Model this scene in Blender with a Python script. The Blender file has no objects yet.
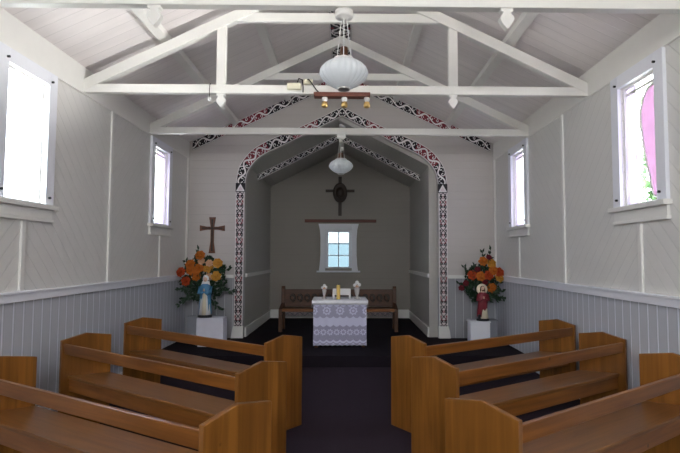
import bpy, bmesh, math, random
from mathutils import Vector, Matrix
random.seed(7)
PI = math.pi
C = bpy.context.scene.collection
R = math.radians

# ------------------------------------------------------------------ materials
def new_mat(name):
    m = bpy.data.materials.new(name); m.use_nodes = True
    nt = m.node_tree
    for n in list(nt.nodes): nt.nodes.remove(n)
    out = nt.nodes.new('ShaderNodeOutputMaterial')
    return m, nt, out
def N(nt, t, **kw):
    n = nt.nodes.new(t)
    for k, v in kw.items():
        if k.startswith('i_'):
            key = k[2:]
            n.inputs[int(key) if key.isdigit() else key.replace('_', ' ')].default_value = v
        else: setattr(n, k, v)
    return n
def mth(nt, op, a, b=None, c=None, clamp=False):
    n = nt.nodes.new('ShaderNodeMath'); n.operation = op; n.use_clamp = clamp
    for i, v in enumerate((a, b, c)):
        if v is None: continue
        if isinstance(v, (int, float)): n.inputs[i].default_value = v
        else: nt.links.new(v, n.inputs[i])
    return n.outputs[0]
def mixc(nt, fac, a, b):
    n = nt.nodes.new('ShaderNodeMix'); n.data_type = 'RGBA'
    for sock, v in ((n.inputs[0], fac), (n.inputs[6], a), (n.inputs[7], b)):
        if isinstance(v, (int, float)): sock.default_value = v
        elif isinstance(v, tuple): sock.default_value = (*v, 1) if len(v) == 3 else v
        else: nt.links.new(v, sock)
    return n.outputs[2]
def bsdf(nt, out, col, rough=.5, spec=.5, normal=None, **kw):
    p = nt.nodes.new('ShaderNodeBsdfPrincipled')
    if isinstance(col, tuple): p.inputs['Base Color'].default_value = (*col, 1)
    else: nt.links.new(col, p.inputs['Base Color'])
    if isinstance(rough, (int, float)): p.inputs['Roughness'].default_value = rough
    else: nt.links.new(rough, p.inputs['Roughness'])
    p.inputs['Specular IOR Level'].default_value = spec
    for k, v in kw.items(): p.inputs[k.replace('_', ' ')].default_value = v
    if normal is not None: nt.links.new(normal, p.inputs['Normal'])
    nt.links.new(p.outputs[0], out.inputs[0]); return p
def bump(nt, h, strength=.5, dist=.01):
    b = nt.nodes.new('ShaderNodeBump'); b.inputs['Strength'].default_value = strength; b.inputs['Distance'].default_value = dist
    nt.links.new(h, b.inputs['Height']); return b.outputs[0]
def flat(name, col, rough=.5, spec=.4, var=.08, scale=8., **kw):
    m, nt, out = new_mat(name)
    tc = N(nt, 'ShaderNodeTexCoord'); nz = N(nt, 'ShaderNodeTexNoise', i_Scale=scale, i_Detail=4.)
    nt.links.new(tc.outputs['Object'], nz.inputs['Vector'])
    c = mixc(nt, nz.outputs[0], tuple(x*(1-var) for x in col), tuple(min(1, x*(1+var)) for x in col))
    bsdf(nt, out, c, rough, spec, **kw); return m
def xyz(nt):
    tc = N(nt, 'ShaderNodeTexCoord'); s = N(nt, 'ShaderNodeSeparateXYZ')
    nt.links.new(tc.outputs['Object'], s.inputs[0]); return tc.outputs['Object'], s.outputs[0], s.outputs[1], s.outputs[2]
DADO = 1.235
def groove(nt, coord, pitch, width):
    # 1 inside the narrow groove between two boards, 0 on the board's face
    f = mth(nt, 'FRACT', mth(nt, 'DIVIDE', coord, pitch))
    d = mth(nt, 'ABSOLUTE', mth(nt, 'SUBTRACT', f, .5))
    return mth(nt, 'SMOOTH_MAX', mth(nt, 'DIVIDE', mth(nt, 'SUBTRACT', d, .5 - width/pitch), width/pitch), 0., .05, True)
def wall_mat(name, axis, col_up, col_low, diag=True, low=True):
    """painted boards: herringbone above the dado, beaded vertical boards below"""
    m, nt, out = new_mat(name)
    co, X, Y, Z = xyz(nt)
    A = Y if axis == 'Y' else X
    nz = N(nt, 'ShaderNodeTexNoise', i_Scale=1.4, i_Detail=5.); nt.links.new(co, nz.inputs['Vector'])
    if diag:
        t = mth(nt, 'PINGPONG', mth(nt, 'SUBTRACT', A, 6.33 - 33.), 1.65) if axis == 'Y' else mth(nt, 'ABSOLUTE', A)
        gu = groove(nt, mth(nt, 'ADD', mth(nt, 'MULTIPLY', mth(nt, 'SUBTRACT', Z, t), .7071), 50.), .118, .008)
    else:
        gu = groove(nt, mth(nt, 'ADD', Z, 50.), .14, .006)
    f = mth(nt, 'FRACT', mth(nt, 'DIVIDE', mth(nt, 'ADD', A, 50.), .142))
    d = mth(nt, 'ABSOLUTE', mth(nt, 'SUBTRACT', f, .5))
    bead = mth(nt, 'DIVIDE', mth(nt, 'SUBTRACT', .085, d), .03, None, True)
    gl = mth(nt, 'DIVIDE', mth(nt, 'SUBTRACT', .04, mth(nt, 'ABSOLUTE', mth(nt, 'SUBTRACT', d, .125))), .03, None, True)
    up = mth(nt, 'GREATER_THAN', Z, DADO) if low else 1.0
    cu = mixc(nt, mth(nt, 'MULTIPLY', gu, .26 if diag else .12), mixc(nt, nz.outputs[0], tuple(x*.95 for x in col_up), col_up), tuple(x*.55 for x in col_up))  # grooves darkened in colour to imitate occlusion, along with dirt lines
    if low:
        cl = mixc(nt, mth(nt, 'MULTIPLY', gl, .45), mixc(nt, bead, tuple(x*.76 for x in col_low), tuple(min(1, x*1.14) for x in col_low)), tuple(x*.5 for x in col_low))  # lower grooves carry the same painted shade and dirt tone
        c = mixc(nt, up, cl, cu)
        h = mth(nt, 'ADD', mth(nt, 'MULTIPLY', up, mth(nt, 'MULTIPLY', gu, -1.)), mth(nt, 'MULTIPLY', mth(nt, 'SUBTRACT', 1., up), mth(nt, 'SUBTRACT', bead, gl)))
    else:
        c = cu; h = mth(nt, 'MULTIPLY', gu, -1.)
    bsdf(nt, out, c, .45, .35, bump(nt, h, .5, .006)); return m
def ceil_mat(name, col):
    m, nt, out = new_mat(name)
    co, X, Y, Z = xyz(nt)
    g = groove(nt, mth(nt, 'ADD', Y, 50.), .155, .006)
    mp = N(nt, 'ShaderNodeMapping'); mp.inputs['Scale'].default_value = (.6, 6.5, .6); nt.links.new(co, mp.inputs[0])
    nz = N(nt, 'ShaderNodeTexNoise', i_Scale=1.6, i_Detail=6.); nt.links.new(mp.outputs[0], nz.inputs['Vector'])
    c = mixc(nt, nz.outputs[0], tuple(x*.86 for x in col), tuple(min(1, x*1.06) for x in col))
    c = mixc(nt, mth(nt, 'MULTIPLY', g, .35), c, tuple(x*.35 for x in col))
    bsdf(nt, out, c, .5, .3, bump(nt, mth(nt, 'MULTIPLY', g, -1.), .5, .008)); return m
def wood_mat(name, axis, a, b, board=None, rough=.33, coat=.12):
    """grain runs along axis; boards glued side by side along the other"""
    m, nt, out = new_mat(name)
    co, X, Y, Z = xyz(nt)
    oi = N(nt, 'ShaderNodeObjectInfo')
    add = N(nt, 'ShaderNodeVectorMath', operation='ADD'); cmb = N(nt, 'ShaderNodeCombineXYZ')
    r = mth(nt, 'MULTIPLY', oi.outputs['Random'], 37.)
    nt.links.new(r, cmb.inputs[0]); nt.links.new(r, cmb.inputs[1]); nt.links.new(r, cmb.inputs[2])
    nt.links.new(co, add.inputs[0]); nt.links.new(cmb.outputs[0], add.inputs[1])
    sc = {'X': (1.2, 22, 22), 'Z': (22, 22, 1.2), 'Y': (22, 1.2, 22)}[axis]
    mp = N(nt, 'ShaderNodeMapping'); mp.inputs['Scale'].default_value = sc; nt.links.new(add.outputs[0], mp.inputs[0])
    nz = N(nt, 'ShaderNodeTexNoise', i_Scale=1., i_Detail=5., i_Roughness=.6, i_Distortion=.6); nt.links.new(mp.outputs[0], nz.inputs['Vector'])
    n2 = N(nt, 'ShaderNodeTexNoise', i_Scale=2.2, i_Detail=2.); nt.links.new(add.outputs[0], n2.inputs['Vector'])
    fac = mth(nt, 'ADD', mth(nt, 'MULTIPLY', nz.outputs[0], .75), mth(nt, 'MULTIPLY', n2.outputs[0], .25))
    rp = N(nt, 'ShaderNodeValToRGB'); rp.color_ramp.elements[0].position = .32; rp.color_ramp.elements[1].position = .7
    rp.color_ramp.elements[0].color = (*a, 1); rp.color_ramp.elements[1].color = (*b, 1); nt.links.new(fac, rp.inputs[0])
    c = rp.outputs[0]
    if board:
        k = mth(nt, 'FLOOR', mth(nt, 'DIVIDE', mth(nt, 'ADD', mth(nt, 'ADD', Y, r), 9.), board))
        wn = N(nt, 'ShaderNodeTexWhiteNoise', noise_dimensions='1D'); nt.links.new(k, wn.inputs['W'])
        c = mixc(nt, mth(nt, 'MULTIPLY', wn.outputs[0], .5), c, tuple(x*.5 for x in a))
    vo = N(nt, 'ShaderNodeTexVoronoi', i_Scale=3.1); nt.links.new(add.outputs[0], vo.inputs['Vector'])
    knot = mth(nt, 'DIVIDE', mth(nt, 'SUBTRACT', .05, vo.outputs['Distance']), .02, None, True)
    c = mixc(nt, mth(nt, 'MULTIPLY', knot, .75), c, tuple(x*.25 for x in a))
    bsdf(nt, out, c, rough, .4, bump(nt, nz.outputs[0], .05, .002), Coat_Weight=coat, Coat_Roughness=.2); return m
def carpet_mat(name, col):
    m, nt, out = new_mat(name)
    co, X, Y, Z = xyz(nt)
    n1 = N(nt, 'ShaderNodeTexNoise', i_Scale=260., i_Detail=3.); nt.links.new(co, n1.inputs['Vector'])
    n2 = N(nt, 'ShaderNodeTexNoise', i_Scale=1.6, i_Detail=4.); nt.links.new(co, n2.inputs['Vector'])
    c = mixc(nt, n1.outputs[0], tuple(x*.6 for x in col), tuple(x*1.4 for x in col))
    c = mixc(nt, mth(nt, 'MULTIPLY', n2.outputs[0], .4), c, tuple(x*.7 for x in col))
    bsdf(nt, out, c, .95, .1, bump(nt, n1.outputs[0], .6, .004)); return m
def glass_mat(name, tint=(1, 1, 1), refl=.06):
    m, nt, out = new_mat(name)
    t = N(nt, 'ShaderNodeBsdfTransparent'); t.inputs[0].default_value = (*tint, 1)
    g = N(nt, 'ShaderNodeBsdfGlossy'); g.inputs['Roughness'].default_value = .02
    mx = N(nt, 'ShaderNodeMixShader'); mx.inputs[0].default_value = refl
    nt.links.new(t.outputs[0], mx.inputs[1]); nt.links.new(g.outputs[0], mx.inputs[2]); nt.links.new(mx.outputs[0], out.inputs[0]); return m
def frosted_mat(name, col, clear=.0):
    m, nt, out = new_mat(name)
    co, X, Y, Z = xyz(nt)
    nz = N(nt, 'ShaderNodeTexNoise', i_Scale=9., i_Detail=3.); nt.links.new(co, nz.inputs['Vector'])
    c = mixc(nt, nz.outputs[0], tuple(x*.85 for x in col), tuple(min(1, x*1.15) for x in col))
    t = N(nt, 'ShaderNodeBsdfTranslucent'); nt.links.new(c, t.inputs[0])
    tr = N(nt, 'ShaderNodeBsdfTransparent'); tr.inputs[0].default_value = (*col, 1)
    mx = N(nt, 'ShaderNodeMixShader'); mx.inputs[0].default_value = clear
    nt.links.new(t.outputs[0], mx.inputs[1]); nt.links.new(tr.outputs[0], mx.inputs[2]); nt.links.new(mx.outputs[0], out.inputs[0]); return m
def opal_mat(name):
    m, nt, out = new_mat(name)
    d = N(nt, 'ShaderNodeBsdfPrincipled'); d.inputs['Base Color'].default_value = (.86, .90, .91, 1); d.inputs['Roughness'].default_value = .25
    t = N(nt, 'ShaderNodeBsdfTranslucent'); t.inputs[0].default_value = (.95, .98, 1, 1)
    mx = N(nt, 'ShaderNodeMixShader'); mx.inputs[0].default_value = .35
    nt.links.new(d.outputs[0], mx.inputs[1]); nt.links.new(t.outputs[0], mx.inputs[2]); nt.links.new(mx.outputs[0], out.inputs[0]); return m
def lace_mat(name, col, dark):
    """white lace over a lavender lining: a row of medallions, then a band of open mesh"""
    m, nt, out = new_mat(name)
    co, X, Y, Z = xyz(nt)
    band = lambda z0, z1, q: mth(nt, 'MULTIPLY', mth(nt, 'GREATER_THAN', q, z0), mth(nt, 'LESS_THAN', q, z1))
    scal = mth(nt, 'MULTIPLY', mth(nt, 'ABSOLUTE', mth(nt, 'SINE', mth(nt, 'MULTIPLY', X, PI/.105))), .03)
    zz = mth(nt, 'ADD', Z, scal)
    def cells(pitch, z0, off):
        dx = mth(nt, 'MULTIPLY', mth(nt, 'SUBTRACT', mth(nt, 'FRACT', mth(nt, 'ADD', mth(nt, 'DIVIDE', X, pitch), off)), .5), pitch)
        dz = mth(nt, 'SUBTRACT', Z, z0)
        d = mth(nt, 'SQRT', mth(nt, 'ADD', mth(nt, 'MULTIPLY', dx, dx), mth(nt, 'MULTIPLY', dz, dz)))
        an = mth(nt, 'ARCTAN2', dz, dx)
        return d, mth(nt, 'ADD', d, mth(nt, 'MULTIPLY', mth(nt, 'SINE', mth(nt, 'MULTIPLY', an, 8.)), .008))
    d1, p1 = cells(.21, .585, .5)
    med = mth(nt, 'MULTIPLY', mth(nt, 'LESS_THAN', p1, .062), mth(nt, 'GREATER_THAN', mth(nt, 'ABSOLUTE', mth(nt, 'SUBTRACT', d1, .03)), .009))
    d2, p2 = cells(.105, .25, 0.)
    ros = mth(nt, 'LESS_THAN', mth(nt, 'ABSOLUTE', mth(nt, 'SUBTRACT', p2, .034)), .010)
    mesh = mth(nt, 'GREATER_THAN', mth(nt, 'MULTIPLY', mth(nt, 'SINE', mth(nt, 'MULTIPLY', mth(nt, 'ADD', X, Z), 190.)), mth(nt, 'SINE', mth(nt, 'MULTIPLY', mth(nt, 'SUBTRACT', X, Z), 190.))), -.1)
    top = band(.50, .68, zz); low = band(.135, .365, zz); hem = band(.085, .105, zz)
    f = mth(nt, 'MULTIPLY', top, mth(nt, 'MULTIPLY', mth(nt, 'SUBTRACT', 1., med), .55))
    f = mth(nt, 'ADD', f, mth(nt, 'MULTIPLY', low, mth(nt, 'MULTIPLY', mth(nt, 'SUBTRACT', 1., ros), mth(nt, 'ADD', .45, mth(nt, 'MULTIPLY', mesh, .3)))))
    f = mth(nt, 'ADD', f, mth(nt, 'MULTIPLY', hem, .6))
    f = mth(nt, 'ADD', f, .06, None, True)
    bsdf(nt, out, mixc(nt, f, col, dark), .9, .1, bump(nt, f, .15, .003)); return m

WHITE = (.80, .79, .76)
M = {}
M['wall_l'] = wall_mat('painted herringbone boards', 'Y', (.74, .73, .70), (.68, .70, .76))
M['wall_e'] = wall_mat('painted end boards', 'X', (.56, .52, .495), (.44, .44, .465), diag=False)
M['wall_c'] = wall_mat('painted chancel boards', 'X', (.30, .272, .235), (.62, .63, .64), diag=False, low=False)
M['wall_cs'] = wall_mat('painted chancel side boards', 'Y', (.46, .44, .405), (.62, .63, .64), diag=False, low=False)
M['ceil'] = ceil_mat('painted ceiling boards', (.86, .81, .795))
M['paint'] = flat('white gloss paint', (.80, .79, .755), .4, .4, .03)
M['paint_b'] = flat('cool white paint', (.83, .845, .90), .45, .4, .03)
M['pine_v'] = wood_mat('varnished pine upright', 'Z', (.16, .058, .010), (.32, .13, .024), .105, .28, .2)
M['pine_h'] = wood_mat('varnished pine lengthwise', 'X', (.13, .044, .009), (.29, .108, .021), None, .33, .1)
M['seat'] = wood_mat('varnished pine seat', 'X', (.13, .050, .012), (.26, .105, .023), None, .34, .14)
M['dark_wood'] = wood_mat('dark carved wood', 'X', (.018, .011, .007), (.05, .028, .016), None, .5, 0)
M['red_wood'] = wood_mat('reddish stained wood', 'X', (.10, .028, .016), (.17, .05, .03), None, .5, 0)
M['brown_wood'] = wood_mat('brown oak', 'X', (.06, .022, .008), (.11, .042, .015), None, .45, .05)
M['cross_wood'] = wood_mat('brown cross wood', 'Z', (.10, .035, .016), (.20, .075, .035), None, .4, .05)
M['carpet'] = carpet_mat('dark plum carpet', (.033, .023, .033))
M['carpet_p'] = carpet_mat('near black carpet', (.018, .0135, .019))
M['black'] = flat('black paint', (.010, .008, .012), .5, .3)
M['pat_w'] = flat('pattern white', (.80, .77, .76), .6, .3)
M['pat_r'] = flat('pattern red', (.22, .030, .045), .6, .3)
M['pat_p'] = flat('pattern pale pink', (.70, .62, .62), .6, .3)
M['metal_d'] = flat('dark metal', (.03, .03, .035), .4, .5, Metallic=.6)
M['brass'] = flat('brass', (.62, .42, .16), .35, .5, Metallic=.85)
M['chrome'] = flat('grey metal', (.62, .62, .60), .3, .5, Metallic=.9)
M['cream'] = flat('cream plastic', (.72, .69, .52), .45)
M['glass'] = glass_mat('clear window glass', (.97, .98, 1.))
M['glass_c'] = glass_mat('pale chancel glass', (.20, .24, .25), .03)
M['lilac'] = frosted_mat('lilac frosted glass', (.42, .375, .455), .12)
M['pink'] = frosted_mat('pink frosted glass', (.30, .215, .27), .05)
M['opal'] = opal_mat('opal ribbed glass')
M['cloth'] = flat('white cloth', (.80, .80, .84), .9, .1, .04, 14.)
M['lace'] = lace_mat('lace frontal', (.70, .70, .86), (.23, .21, .34))
M['cloth_l'] = flat('pale lilac cloth', (.70, .69, .78), .9, .1, .06, 10.)
M['stand'] = flat('grey painted stand', (.30, .31, .35), .6)
M['leaf'] = flat('dark green leaves', (.018, .045, .022), .5, .35, .5, 20.)
M['orange'] = flat('orange petals', (.44, .125, .014), .6, .2, .2, 30.)
M['yellow'] = flat('golden petals', (.50, .24, .035), .6, .2, .2, 30.)
M['redor'] = flat('red orange petals', (.36, .05, .012), .6, .2, .2, 30.)
M['peach'] = flat('peach petals', (.55, .33, .21), .6, .2, .15, 30.)
M['red'] = flat('dark red petals', (.13, .012, .02), .6, .2, .2, 30.)
M['blue_r'] = flat('blue plaster', (.07, .22, .38), .45, .4, .2, 12.)
M['cream_r'] = flat('cream plaster', (.74, .66, .50), .45, .4, .1, 12.)
M['red_r'] = flat('red plaster', (.20, .018, .03), .45, .4, .15, 12.)
M['skin'] = flat('painted skin', (.70, .47, .35), .5, .3)
M['hair'] = flat('brown painted hair', (.09, .045, .02), .6)
M['white_r'] = flat('white plaster', (.78, .77, .76), .45)
M['candle'] = flat('yellow wax', (.80, .58, .16), .45, .4, Subsurface_Weight=.1)
M['crystal'] = flat('clear glassware', (.62, .58, .56), .12, .6, .05, 8., Alpha=.75)
M['paper'] = flat('white paper', (.9, .9, .92), .7)
M['bark'] = flat('bark', (.10, .07, .05), .9, .1, .3)
M['tree'] = flat('sunlit leaves', (.06, .12, .04), .6, .2, .4, 3.)
M['shrub'] = flat('pale blue green leaves', (.13, .22, .24), .6, .2, .3, 3.)
M['ground'] = flat('pale dry grass ground', (.62, .60, .54), .95, .1, .2, 2.)

# ------------------------------------------------------------------ mesh helpers
def link(o, parent=None):
    C.objects.link(o)
    if parent: o.parent = parent
    return o
def obj(name, bm, mats, parent=None, smooth=False, bevel=0):
    me = bpy.data.meshes.new(name)
    bmesh.ops.recalc_face_normals(bm, faces=bm.faces[:])
    bm.to_mesh(me); bm.free()
    for m in (mats if isinstance(mats, (list, tuple)) else [mats]): me.materials.append(m)
    if smooth:
        for p in me.polygons: p.use_smooth = True
    o = bpy.data.objects.new(name, me)
    link(o, parent)
    if bevel:
        b = o.modifiers.new('bevel', 'BEVEL'); b.width = bevel; b.segments = 2; b.limit_method = 'ANGLE'
    return o
def tag(o, label, cat, group=None):
    o['label'] = label; o['category'] = cat
    if group: o['group'] = group
    return o
def thing(name, label, cat, loc=(0, 0, 0), rz=0., group=None):
    o = bpy.data.objects.new(name, None); o.empty_display_size = .1
    C.objects.link(o); o.location = loc; o.rotation_euler = (0, 0, rz)
    return tag(o, label, cat, group)
def struct(o): o['kind'] = 'structure'; return o
def dup(src, loc, rz=None, label=None, group=None):
    r = src.copy(); C.objects.link(r); r.location = loc
    if rz is not None: r.rotation_euler = (0, 0, rz)
    if label: r['label'] = label
    if group: r['group'] = group
    def rec(a, b):
        for ch in list(a.children):
            c = ch.copy(); C.objects.link(c); c.parent = b; rec(ch, c)
    rec(src, r)
    return r
B = bmesh.new
def box(bm, x0, x1, y0, y1, z0, z1, mi=0):
    v = [bm.verts.new(p) for p in ((x0,y0,z0),(x1,y0,z0),(x1,y1,z0),(x0,y1,z0),(x0,y0,z1),(x1,y0,z1),(x1,y1,z1),(x0,y1,z1))]
    for q in ((0,3,2,1),(4,5,6,7),(0,1,5,4),(1,2,6,5),(2,3,7,6),(3,0,4,7)):
        f = bm.faces.new([v[i] for i in q]); f.material_index = mi
    return bm
def prism(bm, pts, fn, c0, c1, mi=0):
    """extrude a 2-D outline; fn(a, b, c) -> xyz"""
    a = [bm.verts.new(fn(p[0], p[1], c0)) for p in pts]; b = [bm.verts.new(fn(p[0], p[1], c1)) for p in pts]
    n = len(pts)
    fs = [bm.faces.new(a), bm.faces.new(b[::-1])]
    for i in range(n):
        fs.append(bm.faces.new((a[i], b[i], b[(i+1) % n], a[(i+1) % n])))
    for f in fs: f.material_index = mi
    return bm
XZ = lambda a, b, c: (a, c, b)
YZ = lambda a, b, c: (c, a, b)
XY = lambda a, b, c: (a, b, c)
def lathe(bm, prof, cx=0, cy=0, seg=24, flute=0, amp=0., mi=0):
    rings = []
    for (r, z) in prof:
        ring = []
        for i in range(seg):
            a = 2*PI*i/seg
            rr = r*(1 + (amp*math.cos(flute*a) if flute else 0))
            ring.append(bm.verts.new((cx + rr*math.cos(a), cy + rr*math.sin(a), z)))
        rings.append(ring)
    for k in range(len(rings)-1):
        for i in range(seg):
            f = bm.faces.new((rings[k][i], rings[k][(i+1) % seg], rings[k+1][(i+1) % seg], rings[k+1][i])); f.material_index = mi
    for ring in (rings[0], rings[-1]):
        try: f = bm.faces.new(ring); f.material_index = mi
        except ValueError: pass
    return bm
def tube(bm, pts, rad, seg=8, mi=0):
    pts = [Vector(p) for p in pts]; n = len(pts)
    rads = rad if isinstance(rad, (list, tuple)) else [rad]*n
    rings = []
    for i, p in enumerate(pts):
        t = (pts[min(i+1, n-1)] - pts[max(i-1, 0)]).normalized()
        u = t.cross(Vector((0, 0, 1)) if abs(t.z) < .9 else Vector((1, 0, 0))).normalized(); w = t.cross(u)
        rings.append([bm.verts.new(p + (u*math.cos(2*PI*k/seg) + w*math.sin(2*PI*k/seg))*rads[i]) for k in range(seg)])
    for a, b in zip(rings, rings[1:]):
        for k in range(seg):
            f = bm.faces.new((a[k], a[(k+1) % seg], b[(k+1) % seg], b[k])); f.material_index = mi
    for r in (rings[0], rings[-1]):
        f = bm.faces.new(r); f.material_index = mi
    return bm
def ball(bm, c, r, sx=1, sy=1, sz=1, u=14, v=9, mi=0):
    m = Matrix.Translation(Vector(c)) @ Matrix.Diagonal((r*sx, r*sy, r*sz, 1))
    ret = bmesh.ops.create_uvsphere(bm, u_segments=u, v_segments=v, radius=1, matrix=m)
    for vv in ret['verts']:
        for f in vv.link_faces: f.material_index = mi
    return bm
def grid_wall(bm, fn, ab, bb, holes, c0, c1):
    """a wall slab in (a,b) with rectangular holes, thickness c0..c1"""
    aa = sorted(set(ab) | {h[0] for h in holes} | {h[1] for h in holes}); bs = sorted(set(bb) | {h[2] for h in holes} | {h[3] for h in holes})
    solid = lambda i, j: 0 <= i < len(aa)-1 and 0 <= j < len(bs)-1 and not any(h[0] <= (aa[i]+aa[i+1])/2 <= h[1] and h[2] <= (bs[j]+bs[j+1])/2 <= h[3] for h in holes)
    V = {}
    def v(i, j, c):
        k = (i, j, c)
        if k not in V: V[k] = bm.verts.new(fn(aa[i], bs[j], (c0, c1)[c]))
        return V[k]
    for i in range(len(aa)-1):
        for j in range(len(bs)-1):
            if not solid(i, j): continue
            bm.faces.new((v(i,j,0), v(i+1,j,0), v(i+1,j+1,0), v(i,j+1,0)))
            bm.faces.new((v(i,j,1), v(i,j+1,1), v(i+1,j+1,1), v(i+1,j,1)))
            if not solid(i-1, j): bm.faces.new((v(i,j,0), v(i,j+1,0), v(i,j+1,1), v(i,j,1)))
            if not solid(i+1, j): bm.faces.new((v(i+1,j,0), v(i+1,j,1), v(i+1,j+1,1), v(i+1,j+1,0)))
            if not solid(i, j-1): bm.faces.new((v(i,j,0), v(i,j,1), v(i+1,j,1), v(i+1,j,0)))
            if not solid(i, j+1): bm.faces.new((v(i,j+1,0), v(i+1,j+1,0), v(i+1,j+1,1), v(i,j+1,1)))
    return bm

# ------------------------------------------------------------------ dimensions
W = 2.775                       # half width of the nave
YE = 9.366                      # end wall with the arch
YR = -2.8                       # wall behind the camera
PL = .162                       # platform height
PB, PT = 3.366, 3.60            # wall plate
YB = 12.41                      # chancel back wall
CC, CH = -.075, 1.665           # chancel centre and half width
CE, CS = 3.275, .51             # chancel eaves and slope
ceil_z = lambda x: 3.665 + .47*(W - abs(x))
APEX = ceil_z(0)
NEAR = (4.355, 4.95); FAR = (7.70, 8.31); WZ0, WZ1 = 2.085, 3.24

# ------------------------------------------------------------------ setting
struct(obj('floor', box(B(), -W-.15, W+.15, YR-.15, 7.72, -.1, 0), M['carpet']))
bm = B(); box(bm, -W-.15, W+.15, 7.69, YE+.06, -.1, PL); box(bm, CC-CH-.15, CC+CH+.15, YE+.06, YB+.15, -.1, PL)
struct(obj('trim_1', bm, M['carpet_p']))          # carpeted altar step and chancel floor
for s, nm in ((-1, 'wall_left'), (1, 'wall_right')):
    hs = [(NEAR[0], NEAR[1], WZ0, WZ1), (FAR[0], FAR[1], WZ0, WZ1)]
    struct(obj(nm, grid_wall(B(), YZ, (YR, YE), (0, 3.7), hs, s*W, s*(W+.14)), M['wall_l']))
# end wall: gable with the arched opening
outer = [(1.907,2.80),(1.905,2.95),(1.86,3.20),(1.745,3.40),(1.58,3.565),(1.33,3.71),(1.05,3.83),(.77,3.955),(.40,4.13),(0,4.335)]
inner = [(1.745,2.80),(1.74,2.95),(1.70,3.13),(1.61,3.28),(1.47,3.415),(1.26,3.53),(1.01,3.645),(.75,3.785),(.39,3.965),(0,4.165)]
def smooth_line(pts, n):
    out = []
    for i in range(len(pts)-1):
        p0, p1, p2, p3 = pts[max(i-1,0)], pts[i], pts[i+1], pts[min(i+2, len(pts)-1)]
        for k in range(n):
            t = k/n
            out.append(tuple(.5*((2*p1[j]) + (-p0[j]+p2[j])*t + (2*p0[j]-5*p1[j]+4*p2[j]-p3[j])*t*t + (-p0[j]+3*p1[j]-3*p2[j]+p3[j])*t**3) for j in (0, 1)))
    out.append(pts[-1]); return out
so, si = smooth_line(outer, 5), smooth_line(inner, 5)
bm = B()
for s in (-1, 1):
    prism(bm, [(s*W, 0), (s*1.745, 0), (s*1.745, ceil_z(1.745)+.01), (s*W, ceil_z(W)+.01)], XZ, YE, YE+.12)
    for p, q in zip(si, si[1:]):
        prism(bm, [(s*p[0], p[1]), (s*q[0], q[1]), (s*q[0], ceil_z(q[0])+.01), (s*p[0], ceil_z(p[0])+.01)], XZ, YE, YE+.12)
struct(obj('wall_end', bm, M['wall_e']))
# rear wall with the entrance and an added high opening to let light in
bm = grid_wall(B(), XZ, (-W, W), (0, 3.665), [(-.55, .55, 0, 2.1), (-1.0, 1.0, 2.35, 3.5)], YR, YR-.14)
prism(bm, [(-W, 3.665), (W, 3.665), (0, APEX+.02)], XZ, YR, YR-.14)
struct(obj('wall_rear', bm, M['wall_l']))
dr = bpy.data.objects.new('door_1', None); C.objects.link(dr); dr.location = (0, YR, 0); struct(dr)
obj('door_leaf', box(B(), -.55, .55, -.09, -.04, 0, 2.1), M['pine_v'], dr, bevel=.004)
bm = B(); box(bm, -.64, -.55, -.02, .03, 0, 2.19); box(bm, .55, .64, -.02, .03, 0, 2.19); box(bm, -.55, .55, -.02, .03, 2.1, 2.19); obj('door_frame', bm, M['paint'], dr, bevel=.004)
obj('door_handle', tube(B(), [(.46, -.04, 1.02), (.46, .02, 1.02), (.36, .02, 1.02)], .011), M['brass'], dr)
# ceiling
bm = B()
for s in (-1, 1):
    prism(bm, [(0, APEX), (s*(W+.2), ceil_z(W+.2)), (s*(W+.2), ceil_z(W+.2)+.12), (0, APEX+.14)], XZ, YR-.14, YE+.12)
struct(obj('ceiling', bm, M['ceil']))
# chancel shell
bm = B()
for s in (-1, 1):
    box(bm, min(CC+s*CH, CC+s*(CH+.16)), max(CC+s*CH, CC+s*(CH+.16)), YE+.1, YB+.1, PL-.02, CE+.05)
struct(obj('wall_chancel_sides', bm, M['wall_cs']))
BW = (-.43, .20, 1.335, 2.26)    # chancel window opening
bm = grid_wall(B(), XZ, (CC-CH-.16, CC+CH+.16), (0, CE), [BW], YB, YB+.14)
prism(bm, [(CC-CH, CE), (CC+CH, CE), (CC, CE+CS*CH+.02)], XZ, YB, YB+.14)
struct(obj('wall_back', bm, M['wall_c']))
bm = B()
for s in (-1, 1):
    e = CH+.2
    prism(bm, [(CC, CE+CS*CH), (CC+s*e, CE-CS*.2), (CC+s*e, CE-CS*.2+.16), (CC, CE+CS*CH+.2)], XZ, YE+.1, YB+.14)
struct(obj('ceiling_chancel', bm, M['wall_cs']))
tn = [1]
def trim(bm, mat, bevel=.004):
    tn[0] += 1; return struct(obj('trim_%d' % tn[0], bm, mat, bevel=bevel))
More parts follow.
